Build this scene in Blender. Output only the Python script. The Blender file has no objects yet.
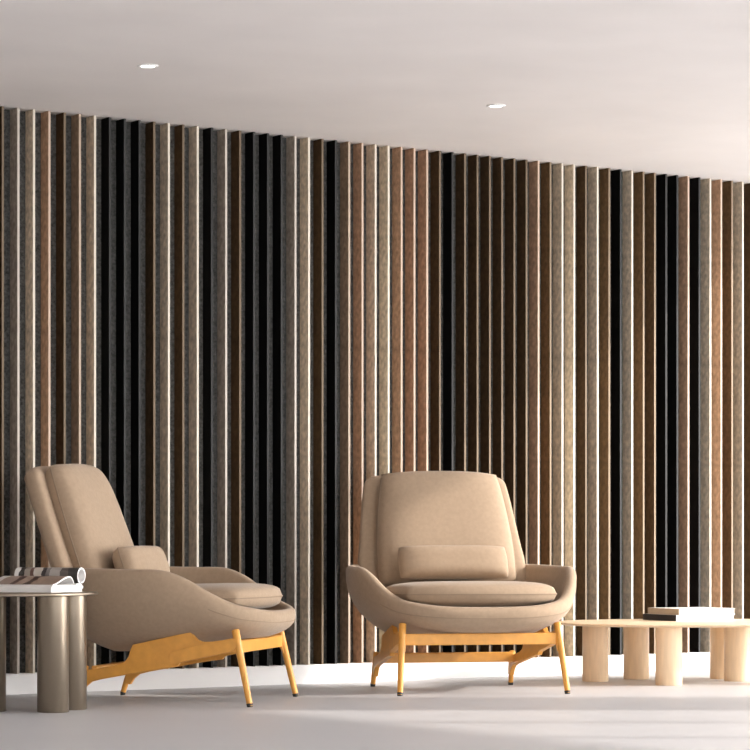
import bpy, math, random
from mathutils import Vector, Matrix
random.seed(7)
S = bpy.context.scene
COL = S.collection
TH = math.radians(34.785)      # the slatted wall runs at this angle to the camera's frame
WALL = 10.05                   # distance of the wall face along its normal
CEIL = 2.435

# ---------------------------------------------------------------- camera, world, sun, exposure
cam_d = bpy.data.cameras.new('camera')
cam_d.sensor_width = 36; cam_d.lens = 129.6; cam_d.shift_y = 0.2213; cam_d.clip_end = 200
cam = bpy.data.objects.new('camera', cam_d); COL.objects.link(cam)
cam.location = (0, 0, 0.636); cam.rotation_euler = (math.pi / 2, 0, -TH)      # world axes follow the slatted wall
S.camera = cam

w = bpy.data.worlds.new('sky'); S.world = w; w.use_nodes = True
bg = w.node_tree.nodes['Background']
bg.inputs[0].default_value = (1.0, 0.995, 0.985, 1)
# hazy sky, brighter around the sun's side
_nt = w.node_tree; _tc = _nt.nodes.new('ShaderNodeTexCoord'); _dp = _nt.nodes.new('ShaderNodeVectorMath'); _dp.operation = 'DOT_PRODUCT'
_nt.links.new(_tc.outputs['Generated'], _dp.inputs[0]); _dp.inputs[1].default_value = (math.cos(TH), -math.sin(TH), .25)
_mr = _nt.nodes.new('ShaderNodeMapRange'); _mr.interpolation_type = 'SMOOTHSTEP'
_mr.inputs['From Min'].default_value = -.2; _mr.inputs['From Max'].default_value = 1.0
_mr.inputs['To Min'].default_value = 3.75; _mr.inputs['To Max'].default_value = 3.75
_nt.links.new(_dp.outputs['Value'], _mr.inputs['Value'])
# broad haze glow below the sun
_gl = _nt.nodes.new('ShaderNodeMapRange'); _gl.interpolation_type = 'SMOOTHSTEP'
_gl.inputs['From Min'].default_value = .93; _gl.inputs['From Max'].default_value = 1.025
_gl.inputs['To Min'].default_value = 0; _gl.inputs['To Max'].default_value = 16
_ad = _nt.nodes.new('ShaderNodeMath'); _ad.operation = 'ADD'
_nt.links.new(_dp.outputs['Value'], _gl.inputs['Value']); _nt.links.new(_gl.outputs[0], _ad.inputs[0])
_nt.links.new(_mr.outputs[0], _ad.inputs[1]); _nt.links.new(_ad.outputs[0], bg.inputs[1])

sun_d = bpy.data.lights.new('sun', 'SUN'); sun_d.energy = 4.0; sun_d.angle = math.radians(1.4)
sun_d.color = (1.0, 0.93, 0.85)
sun = bpy.data.objects.new('sun', sun_d); COL.objects.link(sun)
EL = math.radians(23.5)
sun.rotation_euler = Vector((-math.cos(EL)*math.cos(TH), math.cos(EL)*math.sin(TH), -math.sin(EL))).to_track_quat('-Z', 'Y').to_euler()

S.view_settings.view_transform = 'Standard'; S.view_settings.look = 'None'
S.view_settings.exposure = 0.09; S.view_settings.gamma = 1; S.view_settings.use_curve_mapping = False
S.cycles.max_bounces = 12; S.cycles.diffuse_bounces = 8

# ---------------------------------------------------------------- materials
def mat(name, rgb, rough=.6, metal=0, var=0, scale=40, bump=0, bscale=300, spec=.5, sheen=0, stretch=None, emis=None):
    m = bpy.data.materials.new(name); m.use_nodes = True
    nt = m.node_tree; b = nt.nodes['Principled BSDF']
    b.inputs['Base Color'].default_value = (*rgb, 1)
    b.inputs['Roughness'].default_value = rough; b.inputs['Metallic'].default_value = metal
    b.inputs['Specular IOR Level'].default_value = spec
    if sheen:
        b.inputs['Sheen Weight'].default_value = sheen; b.inputs['Sheen Roughness'].default_value = .4
    tc = nt.nodes.new('ShaderNodeTexCoord'); src = tc.outputs['Object']
    if stretch:
        mp = nt.nodes.new('ShaderNodeMapping'); mp.inputs['Scale'].default_value = stretch
        nt.links.new(src, mp.inputs[0]); src = mp.outputs[0]
    if var:
        n = nt.nodes.new('ShaderNodeTexNoise'); n.inputs['Scale'].default_value = scale; n.inputs['Detail'].default_value = 5
        r = nt.nodes.new('ShaderNodeValToRGB'); nt.links.new(src, n.inputs['Vector']); nt.links.new(n.outputs[0], r.inputs[0])
        r.color_ramp.elements[0].position = .3; r.color_ramp.elements[1].position = .7
        r.color_ramp.elements[0].color = (*[c * (1 - var) for c in rgb], 1)
        r.color_ramp.elements[1].color = (*[min(1, c * (1 + var)) for c in rgb], 1)
        nt.links.new(r.outputs[0], b.inputs['Base Color'])
    if bump:
        n2 = nt.nodes.new('ShaderNodeTexNoise'); n2.inputs['Scale'].default_value = bscale; n2.inputs['Detail'].default_value = 4
        nt.links.new(src, n2.inputs['Vector'])
        bp = nt.nodes.new('ShaderNodeBump'); bp.inputs['Strength'].default_value = bump; bp.inputs['Distance'].default_value = .002
        nt.links.new(n2.outputs[0], bp.inputs['Height']); nt.links.new(bp.outputs[0], b.inputs['Normal'])
    if emis:
        b.inputs['Emission Color'].default_value = (*emis[:3], 1); b.inputs['Emission Strength'].default_value = emis[3]
    return m

M = {
 'fabric': mat('beige_upholstery', (.365, .268, .186), .9, var=.06, scale=60, bump=.35, bscale=500, spec=.2, sheen=.15),
 'piping': mat('beige_piping', (.29, .215, .15), .9, spec=.2),
 'frame': mat('honey_lacquered_wood', (.70, .33, .062), .36, var=.08, scale=9, stretch=(3, 3, 3)),
 'glide': mat('black_rubber', (.02, .02, .02), .6),
 'ash': mat('pale_ash_wood', (.80, .62, .42), .45, var=.07, scale=12, stretch=(6, 6, .8)),
 'bronze': mat('taupe_metal', (.28, .23, .175), .30, metal=.8, var=.05, scale=5, stretch=(1, 1, .2)),
 'floor': mat('pale_polished_floor', (.55, .545, .56), .42, var=.025, scale=1.2, spec=.35),
 'ceiling': mat('warm_plaster', (.82, .79, .775), .9, var=.03, scale=2.0, spec=.1),
 'paint': mat('off_white_paint', (.74, .71, .68), .8, spec=.2),
 'plinth': mat('white_skirting', (.88, .87, .86), .55),
 'felt_backing': mat('grey_felt', (.10, .10, .096), .95, var=.5, scale=90, spec=.1, sheen=.2),
 'white': mat('white_trim', (.85, .85, .85), .4),
 'lens': mat('lit_lens', (.9, .9, .9), .4, emis=(1, .96, .9, 6)),
 'paper': mat('white_paper', (.86, .85, .84), .6),
 'spine_beige': mat('beige_cloth_cover', (.50, .40, .29), .8),
 'spine_dark': mat('charcoal_cloth_cover', (.025, .023, .025), .7),
 'frame_metal': mat('dark_window_frame', (.1, .1, .1), .5),
}
FELT = {
 'L': ('light_sand_felt', (.62, .53, .41)), 'G': ('greyish_taupe_felt', (.42, .36, .295)),
 'P': ('clay_tan_felt', (.44, .285, .19)), 'T': ('muted_brown_felt', (.36, .25, .165)),
 'M': ('medium_brown_felt', (.125, .078, .040)),
 'B': ('dark_brown_felt', (.066, .040, .020)), 'K': ('black_felt', (.003, .003, .003)),
}
FM = {k: mat(v[0], v[1], .95, var=.28, scale=50, bump=.3, bscale=400, spec=.12, stretch=(1, 1, .8)) for k, v in FELT.items()}
FE = {k: mat(v[0] + '_lit_edge', tuple(min(.8, c ** .62 + .015) for c in v[1]), .8, spec=.3) for k, v in FELT.items()}  # paler copy of each felt: sunlit sheen put into the front-edge colour

# ---------------------------------------------------------------- mesh helpers
class MB:
    def __init__(s): s.v = []; s.f = []; s.m = []
    def add(s, vs, fs, mi=0):
        o = len(s.v); s.v += [tuple(p) for p in vs]; s.f += [[i + o for i in q] for q in fs]; s.m += [mi] * len(fs); return s
    def box(s, a, b, mi=0):
        (x0, y0, z0), (x1, y1, z1) = a, b
        return s.add([(x0,y0,z0),(x1,y0,z0),(x1,y1,z0),(x0,y1,z0),(x0,y0,z1),(x1,y0,z1),(x1,y1,z1),(x0,y1,z1)],
                     [[0,3,2,1],[4,5,6,7],[0,1,5,4],[1,2,6,5],[2,3,7,6],[3,0,4,7]], mi)
    def rings(s, R, cap=True, mi=0, closed=False):
        n = len(R[0]); vs = [p for r in R for p in r]; fs = []
        K = len(R) if closed else len(R) - 1
        for i in range(K):
            j2 = (i + 1) % len(R)
            for j in range(n):
                k = (j + 1) % n
                fs.append([i*n+j, i*n+k, j2*n+k, j2*n+j])
        if cap and not closed:
            fs.append(list(range(n))[::-1]); fs.append([(len(R)-1)*n + j for j in range(n)])
        return s.add(vs, fs, mi)
    def tube(s, pts, rad, n=16, closed=False, mi=0):
        pts = [Vector(p) for p in pts]; N = len(pts); R = []
        prev = None
        for i, p in enumerate(pts):
            if closed: t = pts[(i+1) % N] - pts[i-1]
            else: t = pts[min(i+1, N-1)] - pts[max(i-1, 0)]
            t.normalize()
            if prev is None:
                a = Vector((0, 0, 1)) if abs(t.z) < .9 else Vector((1, 0, 0))
                prev = t.cross(a).normalized()
            u = (prev - t * prev.dot(t)).normalized(); prev = u; v = t.cross(u)
            r = rad[i] if isinstance(rad, (list, tuple)) else rad
            R.append([p + (u * math.cos(2*math.pi*j/n) + v * math.sin(2*math.pi*j/n)) * r for j in range(n)])
        return s.rings(R, True, mi, closed)
    def prism(s, poly, fn, d0, d1, mi=0):
        n = len(poly)
        vs = [fn(a, b, d0) for a, b in poly] + [fn(a, b, d1) for a, b in poly]
        return s.add(vs, [list(range(n))[::-1], list(range(n, 2*n))] + [[i, (i+1) % n, n+(i+1) % n, n+i] for i in range(n)], mi)
    def build(s, name, mats, parent=None, smooth=None, bevel=0, subsurf=0, seg=2, **props):
        me = bpy.data.meshes.new(name); me.from_pydata(s.v, [], s.f)
        for m in (mats if isinstance(mats, (list, tuple)) else [mats]): me.materials.append(m)
        for p, mi in zip(me.polygons, s.m): p.material_index = mi
        import bmesh
        bm = bmesh.new(); bm.from_mesh(me); bmesh.ops.recalc_face_normals(bm, faces=bm.faces)
        if smooth is not None:
            for f_ in bm.faces: f_.smooth = True
            for e in bm.edges:
                if len(e.link_faces) == 2 and e.calc_face_angle(0) > math.radians(smooth): e.smooth = False
        bm.to_mesh(me); bm.free()
        o = bpy.data.objects.new(name, me); COL.objects.link(o)
        if parent: o.parent = parent
        if bevel:
            b = o.modifiers.new('bevel', 'BEVEL'); b.width = bevel; b.segments = seg; b.limit_method = 'ANGLE'; b.angle_limit = math.radians(35)
        if subsurf:
            q = o.modifiers.new('subsurf', 'SUBSURF'); q.levels = subsurf; q.render_levels = subsurf
        for k, v in props.items(): o[k] = v
        return o

def empty(name, loc=(0, 0, 0), rz=0, **props):
    o = bpy.data.objects.new(name, None); COL.objects.link(o)
    c, q = math.cos(-TH), math.sin(-TH)
    o.location = (loc[0]*c - loc[1]*q, loc[0]*q + loc[1]*c, loc[2]); o.rotation_euler = (0, 0, rz - TH)
    for k, v in props.items(): o[k] = v
    return o
def structure(mb, name, m, wall=True, **kw):
    o = mb.build(name, m, kind='structure', **kw)
    return o
def catmull(P, per=6, closed=False):
    P = [Vector(p) for p in P]; n = len(P); out = []
    K = n if closed else n - 1
    for i in range(K):
        a = P[(i-1) % n] if closed else P[max(i-1, 0)]; b = P[i]; c = P[(i+1) % n]; d = P[(i+2) % n] if closed else P[min(i+2, n-1)]
        for k in range(per):
            t = k / per
            out.append(.5*((2*b) + (c-a)*t + (2*a-5*b+4*c-d)*t*t + (3*b-a-3*c+d)*t**3))
    if not closed: out.append(P[-1])
    return out
def lerp(a, b, t): return a + (b - a) * t
def interp(x, tab):
    if x <= tab[0][0]: return tab[0][1]
    for (a, va), (b, vb) in zip(tab, tab[1:]):
        if x <= b: return lerp(va, vb, (x-a)/(b-a))
    return tab[-1][1]

# ---------------------------------------------------------------- room shell (wall-aligned coordinates)
DB = WALL + .078                                   # face of the wall behind the felt
structure(MB().box((-3.2, -2.2, -.2), (24, 10.4, 0)), 'floor', M['floor'])
structure(MB().box((-3.2, -2.2, CEIL), (10.0, 10.4, CEIL + .25)), 'ceiling', M['ceiling'])
structure(MB().box((-3.2, DB + .022, 0), (10.0, 10.4, CEIL)), 'wall_back', M['paint'])
structure(MB().box((-3.2, -2.0, 0), (-3.0, DB, CEIL)), 'wall_left', M['paint'])
structure(MB().box((-3.2, -2.2, 0), (-2.0, -2.0, CEIL)), 'wall_front', M['paint'])
wn = MB()
for x in range(-1, 10, 2): wn.box((x-.03, -2.1, 0), (x+.03, -2.05, CEIL))
structure(wn, 'added_fill_window', M['frame_metal'])  # unseen window side behind the camera, added to let in soft frontal fill
structure(MB().box((-3.0, WALL, 0), (10.0, DB + .022, .0843)), 'baseboard_back', M['plinth'], bevel=.001)
structure(MB().box((9.9, 5.47, 0), (10.0, 6.45, CEIL)), 'wall_right', M['paint'])
wn = MB()
for y in (4.61, 3.72, 2.83, 1.94, 1.05, .16, -.73, -1.62):
    wn.box((9.95, y-.022, 0), (10.0, y+.022, CEIL))
structure(wn, 'window_1', M['frame_metal'])

# ---------------------------------------------------------------- slatted acoustic panel
codes = 'B G L P B T L K K K B L B L K G B K K K G L B K T P L L P P P B K B B B B B B P T L L B L B K L B B K K P K L P B L'.split()
for i_ in (40, 45, 48, 49, 56): codes[i_] = 'M'
while len(codes) < 59: codes.append('B')
assert len(codes) == 59
X0, DX = 5.10678, .072229
panel = empty('acoustic_slat_panel', (0, 0, 0), TH, label='full-height wall panel of brown, beige and black vertical felt fins over grey felt', category='wall panel')
zt, zb = CEIL - .001, .0843
MB().box((3.0, WALL + .068, zb), (10.0, DB, zt)).build('felt_backing', M['felt_backing'], panel, label='dark grey mottled felt backing')
finmesh = {}
names = {'L': 'light sand beige felt fin', 'G': 'greyish taupe felt fin', 'P': 'clay tan felt fin', 'T': 'muted brown felt fin', 'M': 'medium brown felt fin', 'B': 'dark brown felt fin', 'K': 'black felt fin'}
def fin(X, k):
    if k not in finmesh:
        mb = MB(); mb.box((-.005, 0, zb), (.005, .069, zt))
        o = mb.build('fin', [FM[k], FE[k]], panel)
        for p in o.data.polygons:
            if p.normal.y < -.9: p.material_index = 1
        finmesh[k] = o
    else:
        o = finmesh[k].copy(); COL.objects.link(o)
    o.location = (X, WALL, 0); o['label'] = names[k]
rnd = random.Random(3)
extraL = [rnd.choice('LBKGPTB') for _ in range(18)]
extraR = [rnd.choice('LBKPBL') for _ in range(8)]
for i in range(-18, 67):
    k = codes[i] if 0 <= i < 59 else (extraL[i + 18] if i < 0 else extraR[i - 59])
    fin(X0 + i*DX, k)

# ---------------------------------------------------------------- ceiling downlights
def downlight(x, y, label):
    t = empty('recessed_downlight', (x, y, CEIL), label=label, category='ceiling light', group='recessed ceiling downlights')
    R = []
    for r, z in ((.027, 0), (.027, -.004), (.032, -.006), (.037, -.005), (.040, -.001), (.040, 0)):
        R.append([(r*math.cos(a*math.pi/16), r*math.sin(a*math.pi/16), z) for a in range(32)])
    MB().rings(R, False).build('trim_ring', M['white'], t, smooth=40)
    MB().rings([[(0.027*math.cos(a*math.pi/16), 0.027*math.sin(a*math.pi/16), z) for a in range(32)] for z in (0, -.002)]).build('lens', M['lens'], t)
downlight(-.859, 10.215, 'small round white recessed ceiling light above the left armchair')
downlight(.50, 11.15, 'small round white recessed ceiling light above the right armchair')

# ---------------------------------------------------------------- armchair
def pillow(wb, wt, h, t, k=.35, n=26, origin=(0, 0, 0), up=(0, 0, 1), nrm=(0, -1, 0), side=(1, 0, 0), front_round=0, sag=0, e=.5, pipe=.003, wrinkle=0):
    o = Vector(origin); up = Vector(up).normalized(); nrm = Vector(nrm).normalized(); side = Vector(side)
    mb = MB(); idx = {}; vs = []; fs = []
    def outline(a, b):
        x = a * math.sqrt(1 - k*b*b/2*abs(a)**2); y = b * math.sqrt(1 - k*a*a/2*abs(b)**2)
        w = lerp(wb, wt, (y+1)/2)
        yy = y
        if front_round and b < 0: yy = y * (1 - front_round * a*a * abs(b))
        return x*w, yy*h/2
    for sgn in (1, -1):
        for i in range(n+1):
            for j in range(n+1):
                edge = i in (0, n) or j in (0, n)
                if edge and sgn < 0: idx[(sgn, i, j)] = idx[(1, i, j)]; continue
                a = -math.cos(math.pi*i/n); b = -math.cos(math.pi*j/n)
                a = .55*a + .45*(2*i/n-1); b = .55*b + .45*(2*j/n-1)
                x, y = outline(a, b)
                th = t/2 * (max(0, (1-a**4)*(1-b**4)))**e
                if wrinkle: th += wrinkle * math.sin(x*75 + y*30) * (1 - abs(b)) * abs(b) * (1-a*a)
                p = o + side*x + up*(y + h/2) + nrm*(sgn*th - sag*(1-a*a))
                idx[(sgn, i, j)] = len(vs); vs.append(p)
        for i in range(n):
            for j in range(n):
                fs.append([idx[(sgn, i, j)], idx[(sgn, i+1, j)], idx[(sgn, i+1, j+1)], idx[(sgn, i, j+1)]])
    mb.add(vs, fs)
    ring = [vs[idx[(1, i, 0)]] for i in range(n)] + [vs[idx[(1, n, j)]] for j in range(n)] + [vs[idx[(1, i, n)]] for i in range(n, 0, -1)] + [vs[idx[(1, 0, j)]] for j in range(n, 0, -1)]
    pp = MB().tube(ring, pipe, 6, closed=True)
    return mb, pp

RIM = [(0, -.388, .364), (.15, -.382, .366), (.26, -.350, .376), (.34, -.290, .395), (.395, -.21, .438), (.433, -.12, .494), (.456, -.03, .525),
       (.461, .09, .528), (.450, .20, .530), (.430, .30, .532), (.375, .41, .534), (.22, .485, .534), (0, .505, .534)]
def shell_mb():
    half = RIM; full = half + [(-x, y, z) for x, y, z in half[-2:0:-1]]
    C = catmull(full, 6, True); n = len(C); prof = []
    for i, R in enumerate(C):
        t = C[(i+1) % n] - C[i-1]; nn = Vector((t.y, -t.x, 0)).normalized()
        if nn.dot(Vector((R.x, R.y, 0))) < 0: nn = -nn
        fr = max(0, min(1, (-R.y - .05)/.3)); r = lerp(.024, .024, fr)
        by = -.315 + .60*(R.y + .388)/.893; bx = R.x/.461*.25
        bz = .203 + max(0, min(1, (.20 - by)/.5))*.052
        B = Vector((bx, by, bz)); top = R.z - r
        O = Vector((R.x, R.y, top)) + nn*r; I = Vector((R.x, R.y, top)) - nn*r
        Cc = Vector((O.x, O.y, lerp(bz, top, .30))) + nn*.006
        col = [B*.5 + Vector((0, 0, bz*.5 - .003)), B*.85 + Vector((0, 0, bz*.15 - .001)), B]
        for k in range(1, 10):
            s = k/10; col.append(B*(1-s)**2 + Cc*2*s*(1-s) + O*s*s)
        col.append(O)
        for k in range(1, 6):
            a = math.pi*k/6; col.append(Vector((R.x, R.y, top)) + nn*r*math.cos(a) + Vector((0, 0, r*math.sin(a))))
        col.append(I)
        zf = .335
        for s in (.35, .7, 1): col.append(Vector((lerp(I.x, I.x*.90, s), lerp(I.y, I.y*.93, s), lerp(top, min(zf, top-.01), s))))
        col.append(Vector((I.x*.6, I.y*.6, zf)))
        prof.append(col)
    m = len(prof[0]); rings = [[prof[i][j] for i in range(n)] for j in range(m)]
    mb = MB().rings(rings, True)
    seam = [prof[i][10] for i in range(n)]
    fr = [p for p in seam if p.y < -.20]; fr.sort(key=lambda p: p.x)
    return mb, fr

def make_armchair(label):
    t = empty('lounge_armchair', label=label, category='armchair', group='matching beige lounge armchairs')
    F = M['fabric']
    mb, C = shell_mb(); tub = mb.build('seat_shell', F, t, smooth=70); tub.location.x = .010
    MB().tube(C, .0022, 6).build('piping', M['piping'], tub, smooth=60)
    # upper back shell with soft wings
    rings = []
    W = [(.40, .385), (.55, .378), (.62, .365), (.70, .354), (.80, .340), (.90, .322), (.93, .312)]
    ztop = .922; rr = .045
    zs = [.40, .46, .52, .56, .60, .66, .72, .78, .83, .865] + [ztop - rr + rr*math.sin(a*math.pi/16) for a in range(1, 9)]
    for z in zs:
        w_ = interp(z, W); th = .088
        if z > ztop - rr:
            q = math.sqrt(max(0, 1 - ((z-(ztop-rr))/rr)**2)); w_ -= rr*.9*(1-q); th *= max(.12, q)
        r = []
        for j in range(48):
            a = 2*math.pi*j/48; c, s = math.cos(a), math.sin(a)
            x = w_*math.copysign(abs(c)**.38, c); y = .5*th*math.copysign(abs(s)**.6, s)
            yc = .412 + .37*(z-.547) + .035*(1-(x/max(w_, .01))**2)
            r.append(Vector((x, yc+y, z - .37*y + .012*(1-(x/max(w_,.01))**2)*(1 if z > .85 else 0))))
        rings.append(r)
    MB().rings(rings).build('back_shell', F, t, smooth=75).location.x = .009
    up = (0, .36, 1); nr = (0, -1, .36)
    mb, pp = pillow(.328, .274, .55, .165, k=.21, origin=(.006, .304, .425), up=up, nrm=nr, e=.36)
    bc = mb.build('back_cushion', F, t, smooth=80); bc.location.x = .009; pp.build('piping', M['piping'], bc, smooth=60)
    mb, pp = pillow(.352, .335, .65, .112, k=.34, origin=(0, -.368, .416), up=(0, 1, -.02), nrm=(0, 0, 1), front_round=.16, e=.33, wrinkle=.002)
    sc = mb.build('seat_cushion', F, t, smooth=80); sc.location.x = .009; pp.build('piping', M['piping'], sc, smooth=60)
    # wooden frame
    for sx in (-1, 1):
        for kind in ('front', 'rear'):
            if kind == 'front': foot = Vector((sx*.358, -.360, .004)); top = Vector((sx*.332, -.295, .292)); r0, r1 = .0115, .0155
            else: foot = Vector((sx*.312, .366, .004)); top = Vector((sx*.306, .318, .148)); r0, r1 = .0105, .014
            pts = [foot.lerp(top, k/6) for k in range(7)]; rad = [lerp(r0, r1, k/6) for k in range(7)]
            d = (top-foot).normalized()
            pts += [top + d*.003, top + d*.0045]; rad += [r1*.85, r1*.5]
            lg = MB().tube(pts, rad, 20).build('leg', M['frame'], t, smooth=50)
            MB().tube([foot + Vector((0, 0, -.004)), foot + d*.010], [r0*1.0, r0*1.12], 16).build('foot_glide', M['glide'], lg, smooth=50, label='black foot glide')
        # side rail: low rear spar that swells into the bracket carrying the shell
        P = [(.345, .112), (.332, .132), (.26, .141), (.185, .155), (.155, .166), (.138, .186), (.130, .213), (.120, .234),
             (-.113, .285), (-.131, .270), (-.143, .256), (-.165, .248), (-.20, .249), (-.25, .256), (-.285, .263), (-.305, .268),
             (-.318, .175), (-.310, .190), (-.298, .203), (-.280, .209), (-.20, .193), (-.073, .165), (-.06, .150), (-.02, .146),
             (.05, .134), (.15, .116), (.25, .098), (.290, .088), (.312, .070), (.328, .045), (.350, .050)]
        x0 = sx*.318; xf = lambda y: sx*lerp(.334, .306, (y+.32)/.66)
        MB().prism(P, lambda a, b, d: (xf(a)+d, a, b), -.011, .011).build('side_rail', M['frame'], t, bevel=.003)
        Q = [(-.035, .207), (-.03, .158), (-.12, .178), (-.20, .194), (-.275, .209), (-.300, .225), (-.300, .262), (-.25, .254), (-.18, .245), (-.10, .224)]
        MB().prism(Q, lambda a, b, d: (xf(a)+sx*.011+d*sx, a, b), 0, .006).build('lap_plate', M['frame'], t, bevel=.0015)
    MB().box((-.325, -.312, .205), (.325, -.288, .253)).build('front_crossbar', M['frame'], t, bevel=.004)
    MB().box((-.302, .272, .106), (.302, .296, .150)).build('rear_crossbar', M['frame'], t, bevel=.004)
    return t
def make_lumbar(label):
    t = empty('lumbar_pillow', label=label, category='pillow', group='lumbar pillows on the armchairs')
    mb, pp = pillow(.247, .243, .145, .125, k=.12, n=22, origin=(-.003, .163, .474), up=(0, .36, 1), nrm=(0, -1, .36), e=.42, pipe=.0022)
    p = mb.build('pillow_body', M['fabric'], t, smooth=80); p.location.x = .009; pp.build('piping', M['piping'], p, smooth=60)
    return t
def copy_tree(o, parent=None):
    c = o.copy(); COL.objects.link(c)
    if parent: c.parent = parent
    for ch in [q for q in list(bpy.data.objects) if q.parent == o and q is not c]: copy_tree(ch, c)
    return c
chair = make_armchair('beige upholstered lounge armchair on the right facing front, beside the pale wooden coffee table')
lum = make_lumbar('small rectangular beige lumbar pillow on the front-facing right armchair')
chair2 = copy_tree(chair); chair2['label'] = 'beige upholstered lounge armchair on the left, turned side-on beside the metal side table'
lum2 = copy_tree(lum); lum2['label'] = 'small rectangular beige lumbar pillow on the left armchair seen from the side'
def place(o, x, y, rz):            # from the camera's frame into the world's
    c, q = math.cos(-TH), math.sin(-TH)
    o.location = (x*c - y*q, x*q + y*c, 0); o.rotation_euler.z = math.radians(rz) - TH
for o in (chair, lum): place(o, .374, 11.504, 12.5)
for o in (chair2, lum2): place(o, -.752, 10.755, 77.5)

# ---------------------------------------------------------------- pale wooden coffee table
def disc(mb, outline, prof):
    """outline: list of (x,y) unit offsets; prof: list of (inset, z)"""
    R = []
    for ins, z in prof:
        R.append([(x - x/math.hypot(x, y)*ins, y - y/math.hypot(x, y)*ins, z) for x, y in outline])
    return mb.rings(R)
ct = empty('oval_coffee_table', (1.44, 12.25, 0), label='pale ash oval coffee table on thick cylinder legs, carrying two books', category='coffee table')
out = []
for j in range(96):
    a = 2*math.pi*j/96; c, s = math.cos(a), math.sin(a)
    x = .625*math.copysign(abs(c)**.9, c); y = .46*math.copysign(abs(s)**.9, s)
    ang = math.radians(8); out.append((x*math.cos(ang) - y*math.sin(ang), x*math.sin(ang) + y*math.cos(ang)))
disc(MB(), out, [(.030, .257), (.012, .2600), (.002, .2645), (0, .2675), (.001, .2695), (.003, .270)]).build('table_top', M['ash'], ct, smooth=50)
def cyl_leg(x, y, h, m, parent, r=.059):
    R = []
    for q, z in ((r-.002, 0), (r, .002), (r, h)):
        R.append([(x + q*math.cos(a*math.pi/24), y + q*math.sin(a*math.pi/24), z) for a in range(48)])
    MB().rings(R).build('leg', m, parent, smooth=50)
for lx, ly in ((.999, 12.24), (1.204, 12.44), (1.297, 11.92), (1.606, 12.47), (1.645, 12.27), (1.86, 12.02)):
    cyl_leg(lx-1.44, ly-12.25, .258, M['ash'], ct)

M['cover_white'] = mat('white_board_cover', (.8, .78, .75), .5)
def book(cx, cy, z, L1, L2, ang, h, sp, label):
    t = empty('hardcover_book', (cx, cy, z), math.radians(ang), label=label, category='book', group='stacked books on the coffee table')
    MB().box((.003, .004, .0025), (L2-.004, L1-.004, h-.0025)).build('page_block', M['paper'], t)
    MB().box((.0, 0, 0), (L2, L1, .0025)).box((.0, 0, h-.0025), (L2, L1, h)).build('cover', M['cover_white'], t, bevel=.0006)
    MB().box((-.003, 0, 0), (.0, L1, h)).build('spine', sp, t, bevel=.0008)
book(1.374, 12.31, .270, .285, .318, 26, .028, M['spine_dark'], 'lower book of the stack, white pages with a charcoal spine, on the pale table')
book(1.388, 12.318, .298, .265, .305, 26, .028, M['spine_beige'], 'upper book of the stack, white pages with a beige spine')

# ---------------------------------------------------------------- taupe metal side table
SX, SY, SR = -1.360, 10.05, .328
st = empty('round_side_table', (SX, SY, 0), label='round taupe metal side table on fat tube legs carrying open magazines', category='side table')
circ = [(SR*math.cos(a*math.pi/48), SR*math.sin(a*math.pi/48)) for a in range(96)]
disc(MB(), circ, [(.008, .4345), (.001, .437), (0, .441), (.001, .445), (.003, .4465)]).build('table_top', M['bronze'], st, smooth=50)
for lx, ly in ((-1.197, 10.04), (-1.148, 10.20), (-1.437, 10.08), (-1.60, 10.19)):
    cyl_leg(lx-SX, ly-SY, .4350, M['bronze'], st)

# magazines
def mag_mat(name, cols, axis_scale):
    m = bpy.data.materials.new(name); m.use_nodes = True; nt = m.node_tree; b = nt.nodes['Principled BSDF']; b.inputs['Roughness'].default_value = .35
    tc = nt.nodes.new('ShaderNodeTexCoord'); sp = nt.nodes.new('ShaderNodeSeparateXYZ'); nt.links.new(tc.outputs['Object'], sp.inputs[0])
    nz = nt.nodes.new('ShaderNodeTexNoise'); nz.inputs['Scale'].default_value = 25; nt.links.new(tc.outputs['Object'], nz.inputs['Vector'])
    ma = nt.nodes.new('ShaderNodeMath'); ma.operation = 'MULTIPLY_ADD'; ma.inputs[1].default_value = -axis_scale; ma.inputs[2].default_value = 0
    nt.links.new(sp.outputs[0], ma.inputs[0])
    ad = nt.nodes.new('ShaderNodeMath'); ad.operation = 'MULTIPLY_ADD'; ad.inputs[1].default_value = .10
    nt.links.new(nz.outputs[0], ad.inputs[0]); nt.links.new(ma.outputs[0], ad.inputs[2])
    r = nt.nodes.new('ShaderNodeValToRGB'); r.color_ramp.interpolation = 'CONSTANT'
    nt.links.new(ad.outputs[0], r.inputs[0]); nt.links.new(r.outputs[0], b.inputs['Base Color'])
    el = r.color_ramp.elements
    for i, (p, c) in enumerate(cols):
        e = el[i] if i < 2 else el.new(p)
        e.position = p; e.color = (*c, 1)
    return m
wht = (.8, .78, .75)
M['roll_print'] = mag_mat('printed_roll_page', [(0, (.05, .045, .04)), (.14, (.12, .10, .09)), (.26, (.42, .38, .35)), (.42, (.2, .18, .17)), (.50, (.04, .03, .03)), (.56, (.55, .5, .45)), (.68, (.12, .06, .045)), (.74, (.3, .26, .22)), (.84, (.03, .025, .02)), (.92, wht)], 1/.27)
M['leaf_print'] = mag_mat('printed_open_page', [(0, (.32, .23, .18)), (.30, (.36, .26, .20)), (.42, (.08, .04, .03)), (.52, (.38, .28, .22)), (.66, (.10, .05, .04)), (.74, (.36, .27, .22)), (.95, wht)], 1/.27)
AM = math.atan2(-.407, .914)      # magazine x axis points right and toward the viewer
corner = Vector((-1.188, 9.905, .4465))
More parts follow.
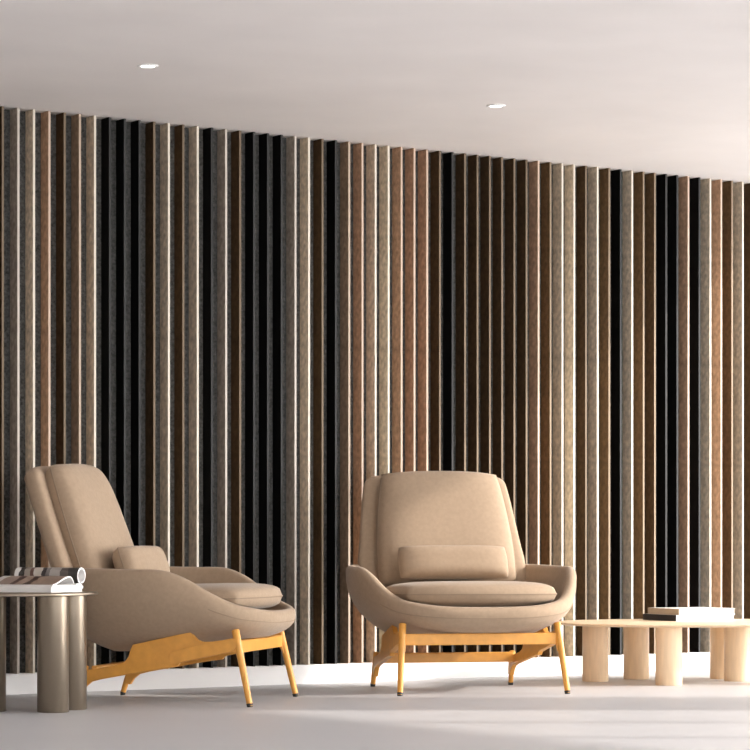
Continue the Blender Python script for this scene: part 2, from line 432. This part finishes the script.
# local frame: +x to corner, +y away. origin at corner; pages extend to -x and +y
def mag_closed(z, dx, L, D, h, label):
    t = empty('closed_magazine', (corner.x, corner.y, z), AM + math.radians(dx), label=label, category='magazine', group='magazines on the side table')
    MB().box((-L, 0, .0006), (0, D, h-.0006)).build('page_block', M['paper'], t, bevel=.0008)
    MB().box((-L-.0005, -.0005, 0), (.0008, D, .0006)).box((-L-.0005, -.0005, h-.0006), (.0008, D, h)).build('cover', M['cover_white'], t)
mag_closed(.4465, 0, .29, .225, .012, 'closed white magazine lying directly on the side table under the other')
mag_closed(.4585, -2, .285, .22, .010, 'closed white magazine between the bottom one and the open magazine')
op = empty('open_magazine', (corner.x, corner.y, .4685), AM, label='open magazine with a curled-back page roll and brown photographs, on top of the stack', category='magazine')
def ribbon(pts, x0, x1, th, name, m, parent, split=True):
    P = [Vector((0, a, b)) for a, b in pts]; n = len(P); top = []; bot = []
    for i in range(n):
        tg = (P[min(i+1, n-1)] - P[max(i-1, 0)]).normalized(); nn = Vector((0, -tg.z, tg.y)) * (th(i/(n-1)) if callable(th) else th)/2
        top.append(P[i]+nn); bot.append(P[i]-nn)
    loop = top + bot[::-1]; L = len(loop)
    mb = MB(); vs = [(x0, p.y, p.z) for p in loop] + [(x1, p.y, p.z) for p in loop]; 
    fs = [[i, (i+1) % L, L+(i+1) % L, L+i] for i in range(L)]
    mb.add(vs, fs)
    mb.m = [0 if i < n-1 else 1 for i in range(L)]
    ends = []
    for i in range(n-1):
        a, b, c, d = i, i+1, L-2-i, L-1-i
        ends += [[a, b, c, d], [L+d, L+c, L+b, L+a]]
    mb.f += ends; mb.m += [1]*len(ends)
    mb.build(name, [m, M['paper']], parent, smooth=40)
leaf = catmull([(0, .004, .0), (.0, .03, 0), (0, .07, 0)], 1)
lp = [(.004, .004), (.03, .010), (.06, .019), (.09, .029), (.118, .034), (.138, .031), (.150, .021), (.158, .008)]
lp3 = [(p.x, p.y) for p in catmull([(a, b, 0) for a, b in lp], 4)]
ribbon(lp3, -.272, .004, .006, 'open_leaf', M['leaf_print'], op)
base = [(.006, .0025), (.10, .0025), (.20, .0025), (.222, .0025)]
ribbon(base, -.275, .002, .0050, 'page_stack', M['paper'], op)
roll = []
rc = (.190, .0375); 
for k in range(40):
    a = math.radians(-100 - k*9.2); r = .0305 - .005*k/39
    roll.append((rc[0] + r*math.cos(a), rc[1] + r*math.sin(a)))
roll = [(.150, .0070), (.168, .0065)] + roll
ribbon(roll, -.255, .018, .0055, 'rolled_leaf', M['roll_print'], op)
